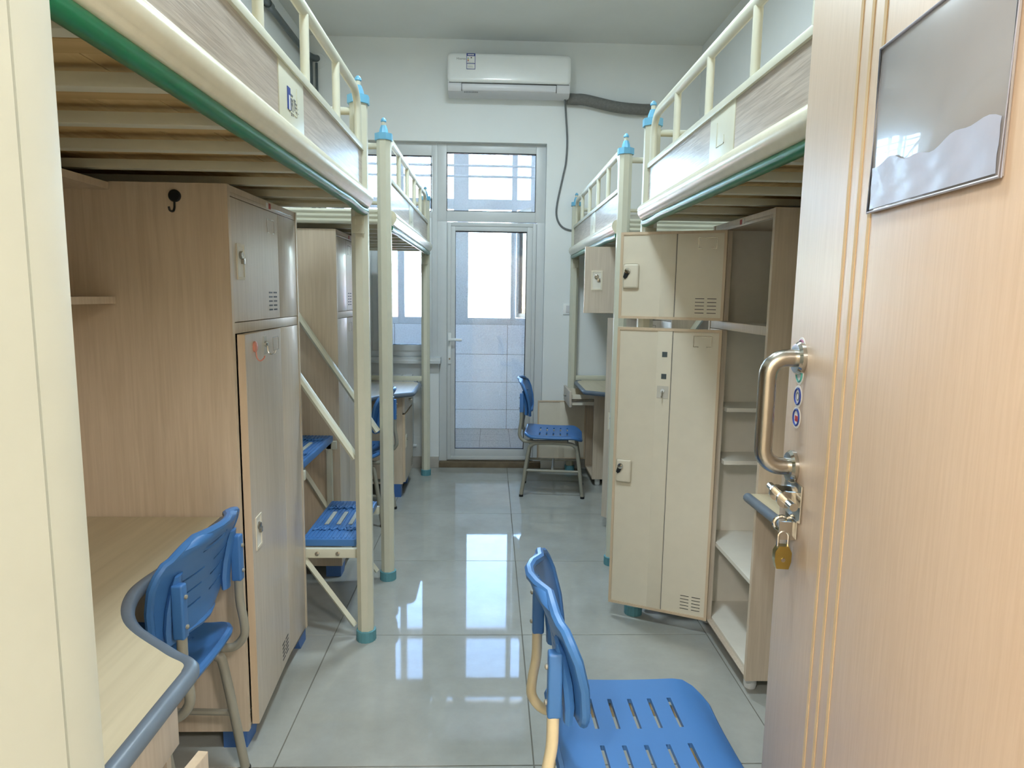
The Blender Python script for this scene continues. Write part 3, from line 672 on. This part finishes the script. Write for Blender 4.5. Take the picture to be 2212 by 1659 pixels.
# ------------------------------------------------------------------ desks
def desk(label, loc, sx, sy, xw, length, x_in, x_out, tip, ped_y0, ped_y1, ped_x, blue_feet, open_ped=False, ajar=False):
    """local: x grows to the wall (wall at xw), y runs away from the locker, front edge x_in near the locker and x_out at the drawers"""
    t = thing('desk', label, 'desk', (loc[0], loc[1], 0), 0, 'desks under the beds')
    mx = Matrix.Diagonal((sx, sy, 1, 1))
    front = [(x_in, .004), (x_in, tip-.46)] if tip > .55 else [(x_in, .004)]
    curve = bez([(x_in, max(.02, tip-.45), 0), (x_in+.005, tip-.30, 0), (x_in-.06, tip-.16, 0), (x_out+.07, tip-.045, 0), (x_out+.012, tip-.004, 0), (x_out, tip+.03, 0)], 8)
    front = [(x_in, .004)] + [(p.x, p.y) for p in curve] + [(x_out, length-.10), (x_out+.02, length-.03), (x_out+.05, length)]
    poly = front + [(xw, length), (xw, .004)]
    MB().prism(poly, 'z', .742, .765).build('table_top', 'mapled', t, mx)
    MB().tube([(p[0]-.004, p[1], .752) for p in front], .0165, 10, r2=.0165, up=(0, 0, 1)).build('edge_band', 'band', t, mx)
    px0, px1 = ped_x, min(ped_x+.42, xw-.02); y0, y1 = ped_y0, ped_y1; s = .016; zb = .10 if not open_ped else .055
    for a, c in ((y0, y0+s), (y1-s, y1)): box(px0, px1, a, c, zb, .741).build('side_panel', 'maple', t, mx)
    box(px0, px1, y0+s, y1-s, zb, zb+s).build('bottom_panel', 'maple', t, mx)
    box(px1-.01, px1, y0+s, y1-s, zb+s, .741).build('back_panel', 'maple', t, mx)
    pull = .17 if open_ped else 0.0
    fx = px0-pull
    dr = box(fx-.018, fx-.001, y0+.002, y1-.002, .612, .728, bev=.001).build('drawer', 'maplef', t, mx)
    b = MB(); b.box(fx, fx+.34, y0+.024, y0+.034, .625, .705).box(fx, fx+.34, y1-.034, y1-.024, .625, .705).box(fx, fx+.34, y0+.034, y1-.034, .625, .633).box(fx+.33, fx+.34, y0+.034, y1-.034, .633, .705)
    b.build('drawer_box', 'beige', dr, mx)
    for a_, c_ in ((y0+.018, y0+.0235), (y1-.0235, y1-.018)): box(fx, px0+.2, a_, c_, .652, .672).build('drawer_slide', 'steel', dr, mx)
    b = MB(); b.lathe([(.013, -.034), (.014, -.03), (.009, -.026), (.009, -.018)], (fx, (y0+y1)/2, .675), 16, 'x'); b.box(fx-.042, fx-.033, (y0+y1)/2-.012, (y0+y1)/2+.012, .668, .682, bev=.002)
    b.build('lock_knob', 'chrome', dr, mx)
    ang = 90 if open_ped else (-7 if ajar else 0)
    wd = y1-y0-.004
    if open_ped: m2 = mx @ Matrix.Translation((px0-.001, y1-.002, 0)) @ Matrix.Rotation(math.radians(-88), 4, 'Z') @ Matrix.Diagonal((1, -1, 1, 1))
    else: m2 = mx @ Matrix.Translation((px0-.001, y1-.002, 0)) @ Matrix.Rotation(math.radians(ang), 4, 'Z') @ Matrix.Diagonal((1, -1, 1, 1))
    e = .011; z0, z1 = .115, .60; b = MB()
    b.box(-.018, 0, 0, e, z0, z1).box(-.018, 0, wd-e, wd, z0, z1).box(-.018, 0, e, wd-e, z0, z0+e).box(-.018, 0, e, wd-e, z1-e, z1)
    d = b.build('pedestal_door', 'edge', t, m2)
    box(-.0185, -.013, .001, wd-.001, z0+.001, z1-.001).build('outer_skin', 'maplef', d, m2)
    box(-.013, -.004, e, wd-e, z0+e, z1-e).build('inner_skin', 'beige', d, m2)
    box(-.005, -.001, wd*.44, wd*.55, z0+e, z1-e, bev=.001).build('stiffener', 'beige', d, m2)
    b = MB(); yl = wd-.05; b.box(-.022, -.0185, yl-.03, yl+.03, .36, .45, bev=.002); b.build('lock_plate', 'beige', d, m2)
    b = MB(); b.lathe([(.008, -.03), (.008, -.02)], (0, yl, .42), 12, 'x'); b.build('lock_cylinder', 'steel', d, m2)
    b = MB()
    for k in range(5):
        for q in (0, 1): b.box(-.0192, -.0183, .03+q*.045, .063+q*.045, z0+.03+k*.014, z0+.033+k*.014)
    b.build('vent_slots', 'black', d, m2)
    for (x, y) in ((px0+.05, y0+.05), (px0+.05, y1-.05), (px1-.05, y0+.05), (px1-.05, y1-.05)):
        if blue_feet: MB().prism([(y-.05, zb), (y+.05, zb), (y+.035, 0), (y-.035, 0)], 'x', x-.035, x+.035).build('foot', 'bluefoot', t, mx)
        else: MB().lathe([(.018, 0), (.022, .01), (.02, zb)], (x, y, 0), 14).build('foot', 'white', t, mx)
    # wall side leg panel next to the locker
    box(xw-.30, xw-.02, .004, .02, .02, .741).build('support_panel', 'maple', t, mx)
    return t
desk('desk with curved slate edge beneath the logo sticker bed', (-.50, 1.972), -1, -1, .915, 1.265, .305, .042, .81, .82, 1.255, .085, True, ajar=True)
desk('desk with blue grey edge beside the radiator', (-.50, 3.962), -1, 1, .915, 1.20, .30, .042, .62, .66, 1.11, .115, True)
desk('desk with slate edge behind the open entry door', (.66, 2.240), 1, -1, .93, 1.30, .25, .03, .82, .84, 1.28, .10, False)
desk('desk with its drawer and side door pulled open near the balcony', (.66, 4.137), 1, 1, .93, 1.225, .30, .03, .62, .80, 1.20, .125, False, open_ped=True)

# hutch shelf above the first desk
hb = thing('desk_hutch', 'maple shelf unit over the desk beneath the logo sticker bed', 'shelf', (0, 0, 0))
box(-1.405, -1.082, .705, 1.970, 1.722, 1.742).build('top_board', 'maple', hb)
box(-1.405, -1.082, .725, 1.970, 1.402, 1.422).build('shelf_board', 'maple', hb)
box(-1.405, -1.082, .705, .725, .766, 1.722).build('end_panel', 'maple', hb)
box(-1.413, -1.405, .705, 1.970, .766, 1.742).build('back_board', 'maple', hb)

# ------------------------------------------------------------------ chairs
def solid(th):
    def f(o):
        m = o.modifiers.new('thickness', 'SOLIDIFY'); m.thickness = th; m.offset = 0
    return f
def lerp(tab, v):
    for (a, p), (c, q) in zip(tab, tab[1:]):
        if v <= c: return p+(q-p)*max(0, (v-a))/(c-a)
    return tab[-1][1]
def chair(label, loc, rz, tube):
    t = thing('chair', label, 'chair', (loc[0], loc[1], 0), rz, 'blue plastic student chairs')
    # seat shell, pierced by two rows of five slots
    def seat_z(x, y):
        return .446 + .010*(abs(y)/.21)**3 - (.030*((x-.13)/.07)**2 if x > .13 else 0) + (.012*((-.13-x)/.07)**2 if x < -.13 else 0) - .006*math.cos(min(1, abs(x)/.2)*PI/2)
    def seat_w(x):
        a = max(0, abs(x)-.145)/.055
        return (.212 - .004*(x/.2)) * math.sqrt(max(0, 1-.52*a**2.4))
    sx_ = [-.10, -.05, 0, .05, .10]; hw = .0052
    xl = sorted({-.2, -.19, -.175, -.155, -.13, .13, .155, .175, .19, .2} | {v+d for v in sx_ for d in (-hw, hw)} | {-.075, -.025, .025, .075})
    yl = [-1, -.97, -.9, -.78, -.66, -.45, -.3, -.135, 0, .135, .3, .45, .66, .78, .9, .97, 1]
    b = MB(); V = [[b.bm.verts.new((x, y*seat_w(x), seat_z(x, y*.21))) for y in yl] for x in xl]
    for i in range(len(xl)-1):
        xc = (xl[i]+xl[i+1])/2
        slot = any(abs(xc-v) < hw*.9 for v in sx_)
        for j in range(len(yl)-1):
            yc = (yl[j]+yl[j+1])/2
            if slot and .135 < abs(yc) < .66: continue
            b.face([V[i][j], V[i+1][j], V[i+1][j+1], V[i][j+1]])
    b.build('seat', 'blue', t, mods=solid(.012))
    rim = [(x, seat_w(x), seat_z(x, .21)-.007) for x in xl] + [(.2, seat_w(.2)*y, seat_z(.2, y*.21)-.007) for y in (.9, .6, .3, 0, -.3, -.6, -.9)]
    rim += [(x, -seat_w(x), seat_z(x, .21)-.007) for x in xl[::-1]] + [(-.2, -seat_w(-.2)*y, seat_z(-.2, y*.21)-.007) for y in (.9, .6, .3, 0, -.3, -.6, -.9)]
    MB().tube(rim, .0115, 8, closed=True).build('seat_rim', 'blue', t)
    # backrest
    XT = [(.50, -.205), (.56, -.203), (.64, -.210), (.72, -.226), (.78, -.246), (.81, -.262), (.83, -.268)]
    WT = [(.50, .11), (.52, .165), (.545, .178), (.60, .188), (.68, .204), (.73, .210), (.765, .206), (.79, .190), (.812, .160), (.824, .125), (.83, .09)]
    def bp(u, z): return (lerp(XT, z)+.034*u*u-.0*max(0, z-.7), u*1.04*lerp(WT, z), .585+(z-.5)*.785 + (.0 if z < .8 else -.006*u*u))
    ul = [-1, -.94, -.84, -.72, -.62, -.45, -.3, -.12, 0, .12, .3, .45, .62, .72, .84, .94, 1]
    zl = [.50, .51, .525, .545, .565, .583, .590, .61, .637, .644, .665, .691, .698, .72, .742, .762, .786, .80, .812, .822, .83]
    b = MB(); V = [[b.bm.verts.new(bp(u, z)) for z in zl] for u in ul]
    for i in range(len(ul)-1):
        uc = abs(ul[i]+ul[i+1])/2
        for j in range(len(zl)-1):
            zc = (zl[j]+zl[j+1])/2
            if .12 < uc < .62 and (.583 < zc < .590 or .637 < zc < .644 or .691 < zc < .698): continue
            if uc < .3 and .762 < zc < .786: continue
            b.face([V[i][j], V[i+1][j], V[i+1][j+1], V[i][j+1]])
    b.build('backrest', 'blue', t, mods=solid(.011))
    rim = [bp(1, z) for z in zl] + [bp(u, .83) for u in (.6, .2, -.2, -.6)] + [bp(-1, z) for z in zl[::-1]] + [bp(u, .50) for u in (-.6, -.2, .2, .6)]
    MB().tube(rim, .0105, 8, closed=True).build('backrest_rim', 'blue', t)
    hr = [bp(.30*math.cos(a), .774+.013*math.sin(a)) for a in [k*PI/10 for k in range(20)]]
    MB().tube(hr, .006, 6, closed=True).build('grip_hole_rim', 'blue', t)
    for s in (-1, 1):
        y = s*.166
        b = MB(); b.tube([(lerp(XT, z)+.006, y*.93, .585+(z-.5)*.785) for z in (.515, .56, .62, .70, .735)], [.010, .013, .013, .012, .004], 8, r2=.02)
        b.build('back_rib', 'blue', t)
        k = box(-.243, -.214, y-.013, y+.013, .615, .752, bev=.006, seg=3).build('tube_clip', 'blue', t)
        b = MB()
        for z in (.645, .72): b.lathe([(.0055, 0), (.0055, -.004), (.002, -.006)], (-.243, y, z), 10, 'x')
        b.build('screw', 'steel_g', k)
        MB().tube(bez([(-.230, y, .70), (-.230, y, .61), (-.231, y, .55), (-.240, y, .49), (-.240, y, .447), (-.216, y, .414), (-.18, y, .405), (-.06, y, .408), (.10, y, .415)], 6), .0125, 10).build('back_tube', tube, t)
        yf, yt = s*.178, s*.168
        path = [(-.222, yf, .012), (-.175, yt*1.01, .335), (-.158, yt, .375), (-.125, yt, .394), (-.05, yt, .398), (.05, yt, .398), (.125, yt, .394), (.158, yt, .375), (.175, yt*1.01, .335), (.218, yf, .012)]
        MB().tube(bez(path, 4), .0135, 10).build('leg_frame', tube, t)
        MB().tube([(-.196, s*.174, .195), (.194, s*.174, .195)], .0095, 8).build('stretcher', tube, t)
        for xx_ in (-.2225, .2185):
            MB().lathe([(.0155, 0), (.0155, .016)], (xx_, yf, 0), 10).build('foot_pad', 'black', t)
    MB().tube([(0, -.174, .195), (0, .174, .195)], .0095, 8).build('cross_bar', tube, t)
    MB().tube([(.1, -.168, .405), (.1, .168, .405)], .010, 8).build('cross_bar', tube, t)
    return t
chair('blue plastic chair with cream frame near the entry door', (.357, 1.393), math.radians(1.5), 'steel_c')
chair('blue plastic chair with grey legs pushed to the curved slate desk', (-.957, 1.700), math.radians(180-2), 'steel_g')
chair('blue plastic chair standing before the glass balcony door', (.472, 4.822), math.radians(-6.5), 'steel_g')
chair('blue plastic chair half hidden behind the left bed posts', (-.872, 4.215), math.radians(176), 'steel_g')

# ------------------------------------------------------------------ air conditioner on the end wall
ac = thing('air_conditioner', 'white split air conditioner above the balcony door', 'air conditioner', (.119, YB, 2.948))
def rrect(x0, x1, z0, z1, r, n=6):
    return arc((x1-r, z1-r), r, 0, PI/2, n)+arc((x0+r, z1-r), r, PI/2, PI, n)+arc((x0+r, z0+r), r, PI, 1.5*PI, n)+arc((x1-r, z0+r), r, 1.5*PI, 2*PI, n)
hw_ = .465
def shell(mb, rows):
    """stack of rounded outlines along y"""
    R = [[mb.bm.verts.new((x, y, z)) for x, z in poly] for y, poly in rows]
    mb.face(R[0][::-1]); mb.face(R[-1]); n = len(R[0])
    for A, B in zip(R, R[1:]):
        for k in range(n): mb.face([A[k], A[(k+1) % n], B[(k+1) % n], B[k]])
    return mb
shell(MB(), [(-.002, rrect(-hw_+.004, hw_-.004, .03, .282, .03)), (-.15, rrect(-hw_, hw_, .028, .288, .03)), (-.185, rrect(-hw_+.002, hw_-.002, .06, .286, .03))]).build('body', 'white', ac)
shell(MB(), [(-.15, rrect(-hw_-.001, hw_+.001, .078, .290, .032)), (-.188, rrect(-hw_-.001, hw_+.001, .078, .288, .032)), (-.200, rrect(-hw_+.006, hw_-.006, .084, .281, .03)), (-.2035, rrect(-hw_+.03, hw_-.03, .10, .265, .02))]).build('front_panel', 'white', ac, sharp=70)
MB().prism([(-.188, .076), (-.192, .05), (-.178, .02), (-.14, .002), (-.05, .002), (-.05, .076)], 'x', -hw_+.004, hw_-.004).build('lower_body', 'louver', ac)
MB().prism([(-.1935, .070), (-.1965, .045), (-.189, .024), (-.183, .028), (-.186, .066)], 'x', -hw_+.11, hw_-.11).build('air_flap', 'louver', ac)
b = MB(); b.box(-hw_+.106, -hw_+.109, -.1945, -.17, .02, .074).box(hw_-.109, hw_-.106, -.1945, -.17, .02, .074).box(-hw_+.106, hw_-.106, -.1950, -.17, .072, .0755); b.build('flap_gap', 'dark', ac)
box(-hw_+.01, hw_-.01, -.190, -.15, .0755, .0785).build('panel_gap', 'dark', ac)
lb = box(-.322, -.256, -.2052, -.2020, .169, .282).build('energy_label', 'navy', ac)
b = MB(); b.box(-.318, -.260, -.2057, -.205, .212, .262).box(-.318, -.260, -.2057, -.205, .173, .207); b.build('label_paper', 'paper', lb)
b = MB(); b.box(-.312, -.270, -.2060, -.2055, .182, .1835).box(-.312, -.275, -.2060, -.2055, .189, .1905).box(-.312, -.265, -.2060, -.2055, .217, .2185).box(-.291, -.281, -.2060, -.2055, .246, .256); b.build('label_print', 'ink', lb)
for k, mm in enumerate(('red', 'yellow', 'teal')): box(-.313, -.306, -.2060, -.2055, .226+k*.009, .234+k*.009).build('label_bar', mm, lb)
text('', .02, 'header_lettering', 'paper', lb, Matrix.Identity(4)) if False else None
b = MB()
for k in range(6): b.box(-.312+k*.008, -.306+k*.008, -.2057, -.205, .268, .276)
b.build('header_lettering', 'paper', lb)
text('Hisense', .022, 'brand_lettering', 'ink', ac, Matrix.Translation((-.362, -.2040, .243)) @ Matrix.Rotation(PI/2, 4, 'X'))
b = MB()
for k in range(9): b.box(-.34+k*.012, -.332+k*.012, -.1755, -.168, .0105, .0175)
b.build('warning_print', 'ink', ac, Matrix.Translation((0, -.0035, .0)))
ho = MB().tube(bez([(.575, YB-.05, 2.965), (.64, YB-.052, 2.962), (.72, YB-.055, 2.958), (.955, YB-.058, 2.912), (1.14, YB-.056, 2.898), (1.225, YB-.035, 2.903), (1.245, YB+.01, 2.905)], 8), .042, 14).build('refrigerant_hose', 'hose')
tag(ho, 'grey taped hose from the air conditioner to the wall', 'hose')
tag(MB().lathe([(.062, 0), (.06, -.006), (.045, -.008)], (1.24, YB, 2.91), 24, 'y').build('wall_sleeve', 'white'), 'round white sleeve where the grey hose enters the wall', 'sleeve')
cd = MB().tube(bez([(.555, YB-.09, 2.945), (.567, YB-.02, 2.91), (.588, YB-.008, 2.673), (.583, YB-.008, 2.50), (.562, YB-.008, 2.389), (.520, YB-.008, 2.173), (.521, YB-.008, 2.065), (.566, YB-.008, 1.993), (.652, YB-.008, 1.966), (.76, YB-.008, 1.97)], 8), .0075, 8).build('wall_cable', 'wire')
tag(cd, 'thin grey cable hanging from the air conditioner', 'cable')

# ------------------------------------------------------------------ wall fittings
sw = thing('light_switch', 'white light switch on the end wall beside the bed post', 'switch', (.632, YB, 1.336))
box(-.043, .043, -.009, 0, -.043, .043, bev=.003).build('plate', 'white', sw); box(-.02, .02, -.012, -.008, -.03, .03, bev=.002).build('rocker', 'louver', sw)
ou = thing('power_outlet', 'white power outlet low on the end wall', 'outlet', (.492, YB, .27))
box(-.043, .043, -.009, 0, -.043, .043, bev=.003).build('plate', 'white', ou)
b = MB(); b.box(-.012, -.008, -.0095, -.008, -.018, -.004).box(.008, .012, -.0095, -.008, -.018, -.004).box(-.009, -.006, -.0095, -.008, .01, .02).box(.006, .009, -.0095, -.008, .01, .02); b.build('socket_slot', 'black', ou)
hp_ = thing('heating_pipe', 'dark grey heating pipe along the left wall into the corner', 'pipe', (0, 0, 0))
MB().tube(bez([(-1.418, .6, 3.232), (-1.418, 2.5, 3.232), (-1.418, 4.6, 3.232), (-1.418, 5.30, 3.232)], 3), .021, 12).build('run', 'pipe', hp_)
MB().tube(bez([(-1.418, 5.28, 3.232), (-1.412, 5.37, 3.23), (-1.385, YB-.04, 3.225), (-1.36, YB+.004, 3.232)], 6), .026, 12).build('elbow', 'pipe', hp_)
MB().tube([(-1.40, YB-.05, 3.21), (-1.40, YB-.05, .05)], .016, 12).build('riser', 'pipe', hp_)
MB().tube([(-1.360, YB-.03, 3.19), (-1.360, YB-.03, .05)], .010, 10).build('riser', 'pipe', hp_)
b = MB(); b.lathe([(.028, -.03), (.028, .03)], (-1.418, 4.52, 3.232), 16, 'y'); b.build('coupling', 'pipe', hp_)
MB().lathe([(.058, 0), (.056, -.005), (.03, -.006)], (-1.352, YB, 3.215), 24, 'y').build('wall_plate', 'white', hp_)
rd = thing('radiator', 'white sectional radiator below the window', 'radiator', (0, YB, 0))
for k in range(8):
    x = -1.30+k*.085
    b = MB(); b.box(x, x+.076, -.105, -.03, .16, .775, bev=.008).box(x+.004, x+.072, -.115, -.02, .775, .792, bev=.005); b.build('section', 'pvc', rd)
MB().tube([(-1.32, -.065, .73), (-.60, -.065, .73)], .016, 10).build('manifold', 'pvc', rd)
MB().tube([(-1.32, -.065, .20), (-.60, -.065, .20)], .016, 10).build('manifold', 'pvc', rd)
MB().tube([(-.625, -.065, .73), (-.60, -.065, .73), (-.60, -.065, .78)], .012, 8).build('vent_valve', 'steel', rd)
b = MB()
for x in (-1.2, -.75): b.box(x-.01, x+.01, -.10, 0, .28, .30)
b.build('wall_bracket', 'pvc', rd)
